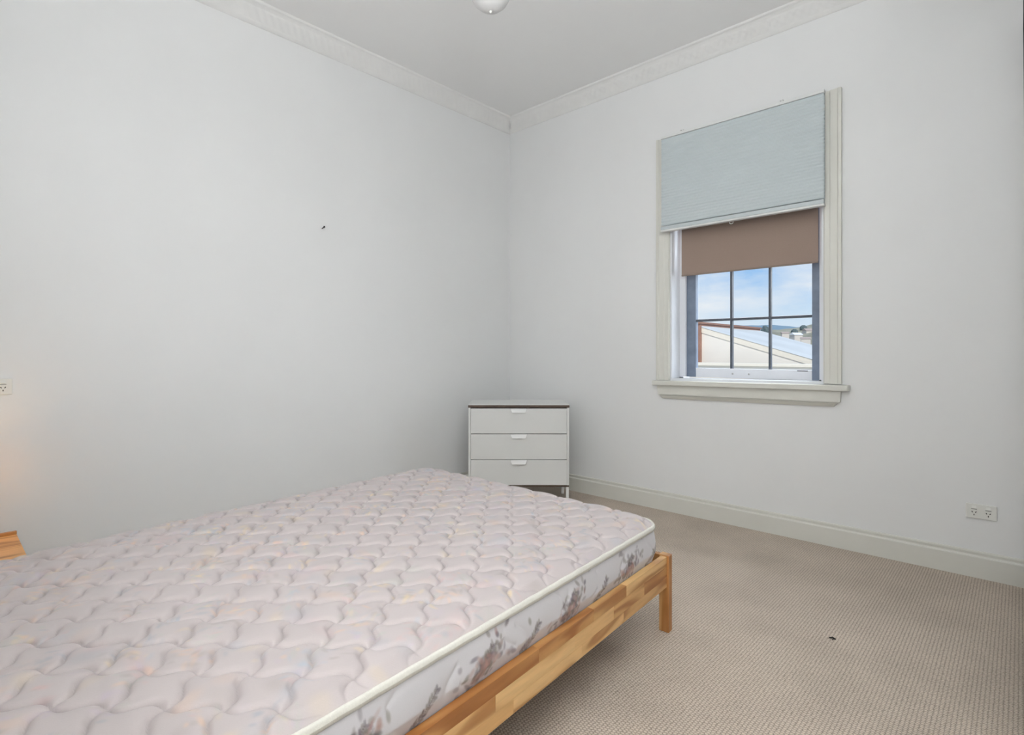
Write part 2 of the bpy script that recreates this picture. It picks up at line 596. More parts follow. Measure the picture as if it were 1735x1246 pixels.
# sill board and apron with a moulded foot
def tilt(mb):
    mb.v = [(x, y, z + tz(x)) for x, y, z in mb.v]
    return mb
SX0, SX1 = 1.418, 2.612
s_ = MB().box(SX0, SX1, -0.056, 0.0, 0.878, 0.911, 0.006)
tilt(s_).build('sill_board', 'trim_cream', win)
tilt(MB().box(WX0 + 0.012, WX1 - 0.012, 0.0, 0.17, 0.890, 0.926)).build('inner_sill', 'frame_white', win)
ap = MB()
def frustum(x0, x1, y, z0, xa, xb, ya, z1):
    v = [(x0, 0, z0), (x1, 0, z0), (x1, y, z0), (x0, y, z0), (xa, 0, z1), (xb, 0, z1), (xb, ya, z1), (xa, ya, z1)]
    ap.add(v, [(0, 1, 2, 3), (7, 6, 5, 4), (0, 4, 5, 1), (1, 5, 6, 2), (2, 6, 7, 3), (3, 7, 4, 0)])
frustum(AX0 + 0.012, AX1 - 0.006, -0.028, 0.815, AX0 + 0.008, AX1 - 0.002, -0.028, 0.8765)
frustum(AX0 + 0.024, AX1 - 0.018, -0.020, 0.809, AX0 + 0.014, AX1 - 0.008, -0.022, 0.8148)
frustum(AX0 + 0.046, AX1 - 0.040, -0.012, 0.786, AX0 + 0.026, AX1 - 0.020, -0.032, 0.8085)
tilt(ap).build('apron', 'trim_cream', win)
# sashes
def sash(y, z0, z1, rows, x0, x1, gl0, gl1, gz0, gz1, rail_mat, mz):
    root = empty('sash', (0, 0, 0))
    root.parent = win
    MB().box(x0, gl0, y, y + 0.038, z0, z1, 0.003).build('stile', 'sash_backlit', root)
    MB().box(gl1, x1, y, y + 0.038, z0, z1, 0.003).build('stile', 'sash_backlit', root)
    MB().box(gl0, gl1, y, y + 0.038, z0, gz0, 0.003).build('bottom_rail', rail_mat, root)
    MB().box(gl0, gl1, y, y + 0.038, gz1, z1, 0.003).build('top_rail', 'sash_backlit', root)
    xs = [gl0, 0, 0, gl1]
    for i in (1, 2):
        xs[i] = gl0 + (gl1 - gl0) * i / 3
        MB().prism([(xs[i] - 0.0065, y + 0.003), (xs[i] + 0.0065, y + 0.003), (xs[i] + 0.010, y + 0.018), (xs[i] + 0.0065, y + 0.032), (xs[i] - 0.0065, y + 0.032), (xs[i] - 0.010, y + 0.018)], 'z', gz0, gz1).build('muntin', 'muntin_backlit', root)
    hz = [gz0] + mz + [gz1]
    for z in mz:
        for i in range(3):
            a, b = xs[i] + (0.0066 if i else 0), xs[i + 1] - (0.0066 if i < 2 else 0)
            MB().prism([(y + 0.004, z - 0.006), (y + 0.018, z - 0.009), (y + 0.031, z - 0.006), (y + 0.031, z + 0.006), (y + 0.018, z + 0.009), (y + 0.004, z + 0.006)], 'x', a, b).build('muntin', 'muntin_backlit', root)
    for j in range(len(hz) - 1):
        for i in range(3):
            MB().box(xs[i], xs[i + 1], y + 0.0165, y + 0.0195, hz[j], hz[j + 1]).build('pane', 'window_glass', root)
    return root
lower = sash(0.142, 0.929, 1.700, 2, 1.556, 2.456, 1.650, 2.382, 0.992, 1.652, 'frame_white', [1.322])
sash(0.184, 1.655, 2.486, 2, 1.556, 2.456, 1.640, 2.392, 1.700, 2.430, 'sash_backlit', [2.065])
for x in (1.905, 2.010):                                # sash lift screws
    MB().lathe([(0.0001, -0.004), (0.006, -0.003), (0.007, 0.0)], 10, (x, 0.1425, 0.958), 'y').build('screw', 'steel', lower)
for x, w in ((WX0 + 0.014, 0.045), (WX1 - 0.050, 0.012)):   # dark strips painted as the shade in corner gaps beside the stop beads
    MB().box(x, x + w * 0.6, 0.112, 0.1175, 0.9265 + tz(x), 0.932 + tz(x)).build('corner_gap_shade', 'hole_dark', win)
MB().box(2.300, 2.360, 0.1405, 0.1418, 0.984, 0.989).build('sash_mark', 'hole_dark', win)
# outer stone sill
MB().box(WX0 - 0.05, WX1 + 0.05, 0.215, 0.36, 0.86, 0.90, 0.004).build('outer_sill', 'trim_cream', win)

# ------------------------------------------------------------------ cellular shade in front of the architrave
cb = tag(empty('cellular_blind', (1.99, -0.028, 1.93)), 'pale blue-grey pleated cellular blind half lowered over the window', 'blind')
BX0, BX1 = -0.497, 0.503
BZ0, BZ1 = 0.0, 0.658
MB().box(BX0 - 0.003, BX1 + 0.003, -0.036, 0.0, BZ1 - 0.018, BZ1, 0.003).build('head_rail', 'blind_rail_white', cb)
npl = 31
za, zb = 0.044, BZ1 - 0.019
v, f = [], []
for i in range(2 * npl + 1):
    z = za + (zb - za) * i / (2 * npl)
    yf, ybk = (-0.030, -0.004) if i % 2 else (-0.0268, -0.0075)
    v += [(BX0, yf, z), (BX1, yf, z), (BX1, ybk, z), (BX0, ybk, z)]
for i in range(2 * npl):
    a, b = i * 4, (i + 1) * 4
    for k in (0, 2):                                     # front and back skins; the cell ends stay open
        f.append((a + k, a + (k + 1) % 4, b + (k + 1) % 4, b + k))
obj('pleated_fabric', v, f, 'blind_fabric', cb)
br = MB().prism([(-0.037, 0.013), (-0.037, 0.034), (-0.033, 0.038), (-0.004, 0.038), (-0.002, 0.013)], 'x', BX0, BX1).build('bottom_rail', 'blind_rail', cb)
MB().box(BX0 - 0.003, BX1 + 0.003, -0.037, -0.001, 0.0, 0.0125, 0.003).build('rail_lip', 'blind_rail_white', cb)
MB().tube([(-0.020 + 0.012 * math.cos(a), -0.020, -0.006 + 0.010 * math.sin(a)) for a in np.linspace(0.2, -PI - 0.2, 12)], 0.0028, 6).build('pull_ring', 'plastic_white', cb, smooth=True)
for x in (-0.36, 0.27):
    MB().box(x - 0.012, x + 0.012, -0.012, 0.0055, BZ1 + 0.0005, BZ1 + 0.020, 0.002).build('bracket', 'blind_rail_white', cb)
    MB().lathe([(0.0001, -0.0005), (0.004, -0.0005), (0.005, 0.002)], 8, (x, -0.0145, BZ1 + 0.011), 'y').build('screw', 'steel', cb)

# ------------------------------------------------------------------ brown roller blind inside the reveal
rb = tag(empty('roller_blind', (2.005, 0.075, 1.63)), 'brown fabric roller blind hanging inside the window reveal', 'blind')
MB().box(-0.427, 0.428, -0.0008, 0.0008, 0.010, 0.78).build('fabric', 'roller_fabric', rb)
MB().box(-0.427, 0.428, -0.004, 0.004, 0.0, 0.0115, 0.002).build('hem_bar', 'roller_hem', rb)
MB().lathe([(0.0001, -0.445), (0.022, -0.445), (0.022, 0.445), (0.0001, 0.445)], 20, (0.0, 0.022, 0.80), 'x').build('roller_tube', 'steel', rb)
for x in (-0.458, 0.449):
    MB().box(x, x + 0.008, -0.005, 0.045, 0.77, 0.84).build('bracket', 'steel', rb)

# ------------------------------------------------------------------ chest of drawers across the corner
CD, CW, CDEP = 3.86, 0.719, 0.41
cc = CAM + FWD * (CD + CDEP / 2) + RIGHT * 0.048
chest = tag(empty('chest_of_drawers', (cc.x, cc.y, 0), TH), 'white three-drawer chest with dark brown edge strip standing across the room corner', 'chest of drawers')
hx, hy = CW / 2, CDEP / 2           # local: -y is the front
ZB, ZT = 0.157, 0.729
MB().box(-hx, hx, -hy, hy, ZT - 0.004, ZT, 0.0015).build('top', 'chest_white', chest)
MB().box(-hx, hx, -hy, hy, ZT - 0.021, ZT - 0.0045).build('edge_strip', 'chest_brown', chest)
MB().box(-hx + 0.002, -hx + 0.018, -hy + 0.003, hy, ZB, ZT - 0.0215).build('side_panel', 'chest_white', chest)
MB().box(hx - 0.018, hx - 0.002, -hy + 0.003, hy, ZB, ZT - 0.0215).build('side_panel', 'chest_white', chest)
MB().box(-hx + 0.0185, hx - 0.0185, hy - 0.006, hy - 0.001, ZB, ZT - 0.022).build('back_panel', 'chest_white', chest)
MB().box(-hx + 0.003, hx - 0.003, -hy + 0.004, hy - 0.001, ZB - 0.012, ZB - 0.0005).build('base_panel', 'chest_brown', chest)
dz = (ZT - 0.024 - ZB) / 3
for i in range(3):
    z0 = ZB + i * dz
    dr = empty('drawer', (0, 0, z0))
    dr.parent = chest
    MB().box(-hx + 0.0195, hx - 0.0195, -hy + 0.001, -hy + 0.018, 0.0015, dz - 0.003, 0.001).build('drawer_front', 'chest_white', dr)
    MB().box(-hx + 0.03, hx - 0.03, -hy + 0.0185, hy - 0.03, 0.012, dz - 0.03).build('drawer_box', 'chest_white', dr)
    # tab pull: tapered tongue bent over the top edge
    w0, w1 = 0.058, 0.047
    zt = dz - 0.006
    pts = [(-w0, zt), (w0, zt), (w1, zt - 0.024), (-w1, zt - 0.024)]
    hb = MB()
    vv = [(x, -hy - 0.001, z) for x, z in pts[:2]] + [(x, -hy - 0.022, z) for x, z in pts[2:]]
    vv += [(x, y + 0.003, z + 0.002) for x, y, z in vv]
    hb.add(vv, [(0, 1, 2, 3), (7, 6, 5, 4), (0, 4, 5, 1), (1, 5, 6, 2), (2, 6, 7, 3), (3, 7, 4, 0)])
    hb.build('handle', 'metal_white', dr)
for sx in (-1, 1):
    for sy in (-1, 1):
        x, y = sx * (hx - 0.013), sy * (hy - 0.025)
        MB().box(x - 0.010, x + 0.010, y - 0.010, y + 0.010, 0.0, ZB - 0.0125, 0.002).build('leg', 'metal_white', chest)

# ------------------------------------------------------------------ bed frame (racked a little out of square) and mattress
PHI = math.radians(4.2)
BK = Vector((2.300, -1.525, 0))
BL = Vector((math.sin(PHI), -math.cos(PHI), 0))       # towards the head
BW = Vector((-1, -0.004, 0))                          # towards the left wall
def bp(a, b, z): return BL * a + BW * b + Vector((0, 0, z))
def warp(mb):
    mb.v = [tuple(bp(*q)) for q in mb.v]
    return mb
LEN, WID = 2.06, 1.53
bed = tag(empty('bed_frame', BK), 'pine bed frame of glued staves with square legs, under the patterned mattress', 'bed')
RZ0, RZ1 = 0.179, 0.298
LEG_C = (1.0, 0.93, 0.86, 1)
def leg(a, b):
    o = warp(MB().box(a, a + 0.034, b, b + 0.042, 0, 0.302, 0.003)).build('leg', 'pine_upright', bed)
    o.color = LEG_C
for a in (-0.026, LEN - 0.01):
    leg(a, 0.0)
    leg(a, WID - 0.042)
TONES = {'l': (1.10, 1.12, 1.12, 1), 'm': (0.98, 0.93, 0.86, 1), 'd': (0.84, 0.70, 0.56, 1), 'p': (1.16, 1.22, 1.26, 1)}
def side_rail(b0, rows):
    root = empty('side_rail', (0, 0, 0))
    root.parent = bed
    for z0, z1, cuts in rows:
        a = 0.0085
        for ln, tone in cuts:
            a1 = min(a + ln, LEN - 0.0105)
            o = warp(MB().box(a, a1, b0, b0 + 0.025, z0, z1, 0.0009)).build('stave', 'pine_long', root)
            o.color = TONES[tone]
            a = a1
            if a >= LEN - 0.011: break
near_rows = [(0.179, 0.216, [(0.36, 'm'), (0.27, 'l'), (0.33, 'p'), (0.41, 'm'), (0.35, 'l'), (0.6, 'm')]),
             (0.216, 0.260, [(0.20, 'd'), (0.23, 'm'), (0.24, 'l'), (0.36, 'p'), (0.38, 'l'), (0.3, 'm'), (0.6, 'l')]),
             (0.260, 0.298, [(0.34, 'p'), (0.22, 'm'), (0.29, 'd'), (0.55, 'd'), (0.4, 'm'), (0.6, 'l')])]
side_rail(0.008, near_rows)
side_rail(WID - 0.033, [(z0, z1, c[::-1]) for z0, z1, c in near_rows])
def cross_rail(a, name):
    root = empty(name, (0, 0, 0))
    root.parent = bed
    for z0, z1, cuts in [(0.179, 0.238, (0.5, 0.45, 0.6)), (0.238, 0.298, (0.3, 0.6, 0.7))]:
        b = 0.0425
        for ln in cuts:
            b1 = min(b + ln, WID - 0.0425)
            o = warp(MB().box(a, a + 0.024, b, b1, z0, z1, 0.0009)).build('stave', 'pine_cross', root)
            o.color = random.choice(list(TONES.values()))
            b = b1
cross_rail(-0.020, 'foot_rail')
cross_rail(LEN - 0.006, 'head_rail')
for b in (0.0335, WID - 0.0585):
    warp(MB().box(0.01, LEN - 0.012, b, b + 0.025, 0.195, 0.229)).build('ledger', 'pine_long', bed)
for i in range(14):
    a = 0.05 + i * 0.145
    o = warp(MB().box(a, a + 0.07, 0.035, WID - 0.035, 0.2295, 0.245, 0.002)).build('slat', 'pine_cross', bed)

# ---- mattress
mat = tag(empty('mattress', BK + Vector((0, 0, 0.2455))), 'quilted mattress with faded floral ticking and cream edge tape on the pine bed', 'mattress')
MA0, MA1, MB0, MB1 = 0.012, 2.045, 0.034, 1.496
MZ0, MZP = 0.0, 0.176                              # bottom and seam height over the slats
HA, HB, RC = (MA1 - MA0) / 2, (MB1 - MB0) / 2, 0.085
CA, CB = (MA0 + MA1) / 2, (MB0 + MB1) / 2
PITCH = 0.104
na, nb = 660, 480

def round_rect(p, q):
    """square-grid point -> rounded rectangle (numpy), plus distance to the edge"""
    ia, ib = HA - RC, HB - RC
    ca, cb_ = np.clip(p, -ia, ia), np.clip(q, -ib, ib)
    da, db = p - ca, q - cb_
    mxx = np.maximum(np.abs(da), np.abs(db))
    ln = np.sqrt(da * da + db * db) + 1e-9
    k = np.where(ln > 1e-8, mxx / ln, 1.0)
    da2, db2 = da * k, db * k
    return ca + da2, cb_ + db2, np.minimum(HA - np.abs(p), HB - np.abs(q))

def quilt(x, y):
    """x, y in metres on the bed -> puff 0..1 of an ogee diamond quilt (diagonal to the bed)"""
    u = (x * RIGHT.x + y * RIGHT.y) / PITCH
    v = (x * FWD.x + y * FWD.y) / PITCH
    uu = u + 0.10 * np.sin(2 * PI * v + PI) + 0.012 * np.sin(1.3 * v + u)
    vv = v + 0.10 * np.sin(2 * PI * u) + 0.012 * np.sin(1.7 * u - v)
    a = np.abs(np.sin(PI * uu))
    b = np.abs(np.sin(PI * vv))
    pl_ = (1 - np.exp(-(a / 0.17) ** 1.2)) * (1 - np.exp(-(b / 0.17) ** 1.2))
    return 0.66 * pl_ + 0.34 * np.sqrt(a * b), uu, vv

pa = np.linspace(-HA, HA, na)
pb = np.linspace(-HB, HB, nb)
# denser sampling is kept uniform so that the print windows stay simple
PA, PBm = np.meshgrid(pa, pb, indexing='ij')
ga, gb, edge = round_rect(PA, PBm)
A = ga + CA
B = gb + CB
X = BL.x * A + BW.x * B
Y = BL.y * A + BW.y * B
puff, UU, VV = quilt(X, Y)
roll = np.clip(edge / 0.055, 0, 1)
rollz = np.sqrt(np.clip(1 - (1 - roll) ** 2, 0, 1))
crown = 0.012 * (1 - (PBm / HB) ** 4) * (1 - 0.6 * (PA / HA) ** 4)
low = np.sin(X * 5.1 + 1.0) * np.sin(Y * 4.3) * 0.003
cell = np.sin(np.floor(UU) * 12.9 + np.floor(VV) * 78.2) * 0.0015
Z = MZP + 0.004 + 0.012 * rollz + crown * roll + (0.0145 * puff + cell + low) * np.clip(edge / 0.03, 0, 1)
# printed ticking, painted per vertex: pale ground, faded pastel sprigs
base_c = np.array(srgb(197, 187, 186)[:3])
colr = np.tile(base_c, (na, nb, 1))
mott = 0.02 * np.sin(X * 37 + np.sin(Y * 23)) * np.sin(Y * 31 + np.sin(X * 19))
colr *= (1 + mott)[..., None]
pal = [srgb(224, 190, 165), srgb(176, 186, 197), srgb(186, 190, 180), srgb(226, 205, 165), srgb(210, 180, 178), srgb(160, 168, 178), srgb(195, 182, 194), srgb(168, 158, 152)]
da_, db_ = pa[1] - pa[0], pb[1] - pb[0]
def splat(a, b, ra, rb_, ang, col, alpha, sharp=1.0):
    R = max(ra, rb_) * 1.8
    i0, i1 = int((a - R + HA) / da_), int((a + R + HA) / da_) + 2
    j0, j1 = int((b - R + HB) / db_), int((b + R + HB) / db_) + 2
    i0, j0 = max(i0, 0), max(j0, 0)
    if i0 >= na or j0 >= nb or i1 <= 0 or j1 <= 0: return
    sa, sb = PA[i0:i1, j0:j1] - a, PBm[i0:i1, j0:j1] - b
    c, s = math.cos(ang), math.sin(ang)
    d = ((sa * c + sb * s) / ra) ** 2 + ((-sa * s + sb * c) / rb_) ** 2
    w = alpha * np.exp(-d ** sharp)
    colr[i0:i1, j0:j1] = colr[i0:i1, j0:j1] * (1 - w[..., None]) + np.array(col[:3]) * w[..., None]
for k in range(300):                                   # wide faded washes
    splat(random.uniform(-HA, HA), random.uniform(-HB, HB), random.uniform(0.02, 0.05), random.uniform(0.012, 0.026),
          random.uniform(0, PI), random.choice(pal), random.uniform(0.10, 0.34), 1.5)
for k in range(330):                                   # sprays of leaves and petals
    a0, b0 = random.uniform(-HA, HA), random.uniform(-HB, HB)
    main = random.choice(pal)
    lean = random.uniform(0, PI)
    for q in range(random.randint(7, 14)):
        an = random.uniform(0, 2 * PI)
        rr = random.uniform(0, 0.048)
        c = main if random.random() < 0.6 else random.choice(pal)
        splat(a0 + rr * math.cos(an), b0 + rr * math.sin(an), random.uniform(0.006, 0.018), random.uniform(0.003, 0.008),
              lean + random.uniform(-0.6, 0.6), c, random.uniform(0.15, 0.45), 1.6)
# quilting thread along the seams
thr = np.exp(-(np.abs(np.sin(PI * UU)) / 0.075) ** 2) + np.exp(-(np.abs(np.sin(PI * VV)) / 0.075) ** 2)
thr = (0.42 * np.clip(thr, 0, 1) * np.clip(edge / 0.04, 0, 1))[..., None]
colr = colr * (1 - thr) + np.array(srgb(150, 140, 142)[:3]) * thr
# fine tonal streaks of the damask weave
colr *= (1 + 0.012 * np.sin((X + Y) * 900))[..., None]

def grid_mesh(name, P, closed_u=False, color=None):
    nu, nv = P.shape[:2]
    me = bpy.data.meshes.new(name)
    idx = np.arange(nu * nv).reshape(nu, nv)
    if closed_u: idx = np.vstack([idx, idx[:1]])
    q = np.stack([idx[:-1, :-1], idx[1:, :-1], idx[1:, 1:], idx[:-1, 1:]], -1).reshape(-1, 4)
    me.vertices.add(nu * nv)
    me.vertices.foreach_set('co', P.reshape(-1).astype(np.float32))
    nf = len(q)
    me.loops.add(nf * 4)
    me.loops.foreach_set('vertex_index', q.reshape(-1).astype(np.int32))
    me.polygons.add(nf)
    me.polygons.foreach_set('loop_start', (np.arange(nf) * 4).astype(np.int32))
    me.update(calc_edges=True)
    if color is not None:
        at = me.color_attributes.new('print', 'FLOAT_COLOR', 'POINT')
        c4 = np.concatenate([color.reshape(-1, 3), np.ones((nu * nv, 1))], 1)
        at.data.foreach_set('color', c4.reshape(-1).astype(np.float32))
    return me
top_me = grid_mesh('top_panel', np.stack([X, Y, Z], -1), color=np.clip(colr, 0, 1))
obj_me('top_panel', top_me, 'ticking_top', mat, smooth=True)

# perimeter of the rounded rectangle
def perimeter(step):
    pts = []
    ia, ib = HA - RC, HB - RC
    segs = [((-ia, -HB), (ia, -HB)), ((HA, -ib), (HA, ib)), ((ia, HB), (-ia, HB)), ((-HA, ib), (-HA, -ib))]
    cent = [(ia, -ib), (ia, ib), (-ia, ib), (-ia, -ib)]
    a0s = [-PI / 2, 0, PI / 2, PI]
    for (p, q), c, a0 in zip(segs, cent, a0s):
        ln = math.hypot(q[0] - p[0], q[1] - p[1])
        n_ = int(ln / step)
        for i in range(n_):
            pts.append((p[0] + (q[0] - p[0]) * i / n_, p[1] + (q[1] - p[1]) * i / n_, a0))
        n_ = max(6, int(RC * PI / 2 / step))
        for i in range(n_):
            w = a0 + PI / 2 * i / n_
            pts.append((c[0] + RC * math.cos(w), c[1] + RC * math.sin(w), w))
    return np.array(pts)
per = perimeter(0.0032)
nh = 54
tt = np.linspace(0, 1, nh)
S = np.concatenate([[0], np.cumsum(np.hypot(np.diff(per[:, 0]), np.diff(per[:, 1])))])
SS, TT = np.meshgrid(S, tt, indexing='ij')
hgt_ = TT * (MZP - 0.006)
# border quilting: big scrolling stitch lines
su = SS / 0.21
stitch = np.abs(np.sin(PI * (su + 0.22 * np.sin(TT * 5.2 + np.floor(su) * 1.7)))) 
groove = 1 - np.exp(-(stitch / 0.16) ** 1.4)
bul = 0.010 * np.sin(PI * TT) ** 0.7 + 0.005 * groove * np.sin(PI * TT) ** 0.5 + 0.002 * np.sin(SS * 31 + TT * 4) * np.sin(PI * TT)
bul *= np.clip((TT - 0.26) / 0.25, 0, 1)               # held in by the rails below their top edge
nx_, ny_ = np.cos(per[:, 2])[:, None], np.sin(per[:, 2])[:, None]
aa = per[:, 0][:, None] + nx_ * (bul - 0.004) + CA
bb = per[:, 1][:, None] + ny_ * (bul - 0.004) + CB
XB_, YB_ = BL.x * aa + BW.x * bb, BL.y * aa + BW.y * bb
sc = np.tile(np.array(srgb(214, 211, 214)[:3]), (len(S), nh, 1))
def leaf(s, h, rl, rw, ang, col, alpha):
    R = max(rl, rw) * 1.5
    i0, i1 = np.searchsorted(S, s - R), np.searchsorted(S, s + R)
    if i1 <= i0: return
    ds, dh = SS[i0:i1] - s, hgt_[i0:i1] - h
    c, q = math.cos(ang), math.sin(ang)
    d = ((ds * c + dh * q) / rl) ** 2 + ((-ds * q + dh * c) / rw) ** 2
    w = alpha * np.exp(-d ** 2.5)
    sc[i0:i1] = sc[i0:i1] * (1 - w[..., None]) + np.array(col[:3]) * w[..., None]
browns = [srgb(112, 98, 100), srgb(128, 118, 112), srgb(96, 84, 96), srgb(140, 134, 122), srgb(124, 112, 124)]
pinks = [srgb(178, 140, 130), srgb(168, 128, 122), srgb(190, 165, 160)]
def sprig(s, h, ang, ln, flower=False):
    n_ = int(ln / 0.008)
    for i in range(n_):
        t = i / n_
        cs, ch = s + math.cos(ang) * ln * t, h + math.sin(ang) * ln * t
        leaf(cs, ch, 0.006, 0.0022, ang, browns[0], 0.7)
        for sg in (-1, 1):
            a2 = ang + sg * random.uniform(0.6, 1.2)
            off = 0.011 * (1 - 0.4 * t)
            leaf(cs + math.cos(a2) * off, ch + math.sin(a2) * off, random.uniform(0.006, 0.010), random.uniform(0.0032, 0.005), a2, random.choice(browns), random.uniform(0.5, 0.9))
    if flower:
        for k in range(120):
            an, rr = random.uniform(0, 2 * PI), abs(random.gauss(0, 0.032))
            cs, ch = s + 0.6 * ln * math.cos(ang) + 1.7 * rr * math.cos(an), h + 0.40 * ln * math.sin(ang) + rr * math.sin(an) * 0.9 - 0.5 * rr * math.cos(an)
            leaf(cs, ch, random.uniform(0.007, 0.016), random.uniform(0.004, 0.008), random.uniform(0, PI), random.choice(browns if k < 92 else pinks), random.uniform(0.35, 0.75))
s0 = 0.0
k = 0
while s0 < S[-1]:
    # the near long side runs from the head (low S end) ... sprigs lean the same way all round
    sprig(s0 + 0.05, 0.045 + 0.02 * (k % 2), PI - 0.75, 0.10, flower=(k % 2 == 1))
    sprig(s0 + 0.16, 0.010, PI - 0.5, 0.05)
    for q in range(5):
        leaf(s0 + random.uniform(0, 0.2), random.uniform(0.0, 0.03), 0.010, 0.005, random.uniform(0, PI), random.choice(browns), 0.7)
    s0 += 0.19
    k += 1
side_me = grid_mesh('border', np.stack([XB_, YB_, hgt_ + 0 * aa], -1), closed_u=True, color=np.clip(sc, 0, 1))
obj_me('border', side_me, 'ticking_side', mat, smooth=True)

def edge_tape(z, ra, rb_, out):
    pr = perimeter(0.012)
    seg = 10
    P = np.zeros((len(pr), seg + 1, 3))
    for k in range(seg + 1):
        w = 2 * PI * k / seg
        o = out + ra * math.cos(w)
        a_ = pr[:, 0] + np.cos(pr[:, 2]) * o + CA
        b_ = pr[:, 1] + np.sin(pr[:, 2]) * o + CB
        P[:, k, 0] = BL.x * a_ + BW.x * b_
        P[:, k, 1] = BL.y * a_ + BW.y * b_
        P[:, k, 2] = z + rb_ * math.sin(w) + 0.0005 * np.sin(np.arange(len(pr)) * 0.9)
    obj_me('edge_tape', grid_mesh('edge_tape', P, closed_u=True), 'tape_cream', mat, smooth=True)
edge_tape(MZP + 0.001, 0.0070, 0.0115, 0.001)
edge_tape(0.008, 0.006, 0.008, 0.000)
pr = perimeter(0.05)
aB, bB = pr[:, 0] + CA, pr[:, 1] + CB
obj('bottom_panel', [(BL.x * a + BW.x * b, BL.y * a + BW.y * b, 0.002) for a, b in zip(aB, bB)], [tuple(range(len(pr)))[::-1]], 'ticking_white', mat)

# ------------------------------------------------------------------ bedside table and lamp at the left wall
bt = tag(empty('bedside_table', (0.27, -3.46, 0)), 'low golden pine bedside table between the bed and the left wall', 'table')
MB().box(-0.215, 0.215, -0.215, 0.215, 0.278, 0.298, 0.003).build('table_top', 'pine_long', bt).color = (1.12, 0.98, 0.80, 1)
MB().box(-0.215, -0.197, -0.215, 0.215, 0.2985, 0.312, 0.002).build('back_lip', 'pine_long', bt).color = (0.72, 0.55, 0.40, 1)
MB().box(-0.19, 0.19, -0.19, 0.19, 0.09, 0.105, 0.002).build('shelf', 'pine_long', bt)
for sx in (-1, 1):
    for sy in (-1, 1):
        MB().box(sx * 0.19 - 0.016 + 0.0, sx * 0.19 + 0.016, sy * 0.207 - 0.008, sy * 0.207 + 0.008, 0, 0.2775, 0.002).build('leg', 'pine_upright', bt)
lp = tag(empty('table_lamp', (0.19, -3.378, 0.2985)), 'small lit table lamp with cream base on the bedside table', 'lamp')
MB().lathe([(0.0001, 0.0), (0.058, 0.0), (0.060, 0.010), (0.052, 0.030), (0.055, 0.070), (0.048, 0.115), (0.022, 0.150), (0.013, 0.175), (0.0001, 0.176)], 28).build('base', 'lamp_ceramic', lp, smooth=True)
MB().lathe([(0.0001, 0.177), (0.016, 0.177), (0.016, 0.215), (0.0001, 0.216)], 16).build('socket', 'plastic_white', lp)
MB().lathe([(0.0001, 0.217), (0.014, 0.222), (0.026, 0.245), (0.028, 0.262), (0.018, 0.285), (0.0001, 0.292)], 18).build('bulb', 'bulb_glow', lp, smooth=True)
sh = MB()
seg = 32
vv, ff = [], []
for i in range(seg):
    a = 2 * PI * i / seg
    for r, z in ((0.058, 0.19), (0.050, 0.36), (0.0485, 0.36), (0.0565, 0.19)):
        vv.append((r * math.cos(a), r * math.sin(a), z))
for i in range(seg):
    j = (i + 1) % seg
    for k in range(4):
        ff.append((i * 4 + k, j * 4 + k, j * 4 + (k + 1) % 4, i * 4 + (k + 1) % 4))
sh.add(vv, ff).build('lamp_shade', 'shade_cloth', lp, smooth=True)
pd = bpy.data.lights.new('lamp_bulb_light', 'POINT')
pd.energy = 1.3
pd.color = (1.0, 0.66, 0.36)
pd.shadow_soft_size = 0.03
po = bpy.data.objects.new('lamp_bulb_light', pd)
COL.objects.link(po)
po.parent = lp
po.location = (0, 0, 0.31)

# ------------------------------------------------------------------ power outlets
def outlet(name, loc, rz, label):
    o = tag(empty(name, loc, rz), label, 'outlet', 'double power outlets')
    # local: plate in xz, front at -y
    MB().box(-0.0575, 0.0575, -0.0095, 0.0, -0.0355, 0.0355, 0.003).build('plate', 'plastic_white', o)
    for sx in (-1, 1):
        x = sx * 0.0265
        MB().prism([(-0.0098, 0.012), (-0.0135, 0.014), (-0.0105, 0.026), (-0.0098, 0.026)], 'x', x - 0.0085, x + 0.0085).build('switch', 'plastic_white', o)
        MB().box(x - 0.011, x + 0.011, -0.0100, -0.0096, 0.0085, 0.0118).build('switch_gap', 'slot_grey', o)
        for px, pz, w in ((-0.0068, -0.004, 0.5), (0.0068, -0.004, -0.5), (0, -0.017, 0)):
            c, s = math.cos(w), math.sin(w)
            q = [(-0.0018, -0.0036), (0.0018, -0.0036), (0.0018, 0.0036), (-0.0018, 0.0036)]
            MB().prism([(x + px + a * c - b * s, pz + a * s + b * c) for a, b in q], 'y', -0.0101, -0.0096).build('socket_hole', 'hole_dark', o)
    return o
outlet('power_outlet', (3.165, 0.0, 0.322), 0.0, 'white double power outlet low on the wall right of the window')
outlet('power_outlet', (0.0, -3.312, 0.948), PI / 2, 'white double power outlet on the wall above the bedside table')

# ------------------------------------------------------------------ nail in the left wall
nl_ = tag(empty('wall_nail', (0, -1.773, 1.905)), 'small dark nail stuck in the bare left wall', 'nail')
MB().tube([(-0.006, 0, -0.004), (0.022, 0.004, 0.006)], 0.0028, 8).build('shank', 'lint_dark', nl_)
MB().tube([(0.0222, 0.0042, 0.0061), (0.0245, 0.0045, 0.0069)], 0.0065, 10).build('head', 'lint_dark', nl_)

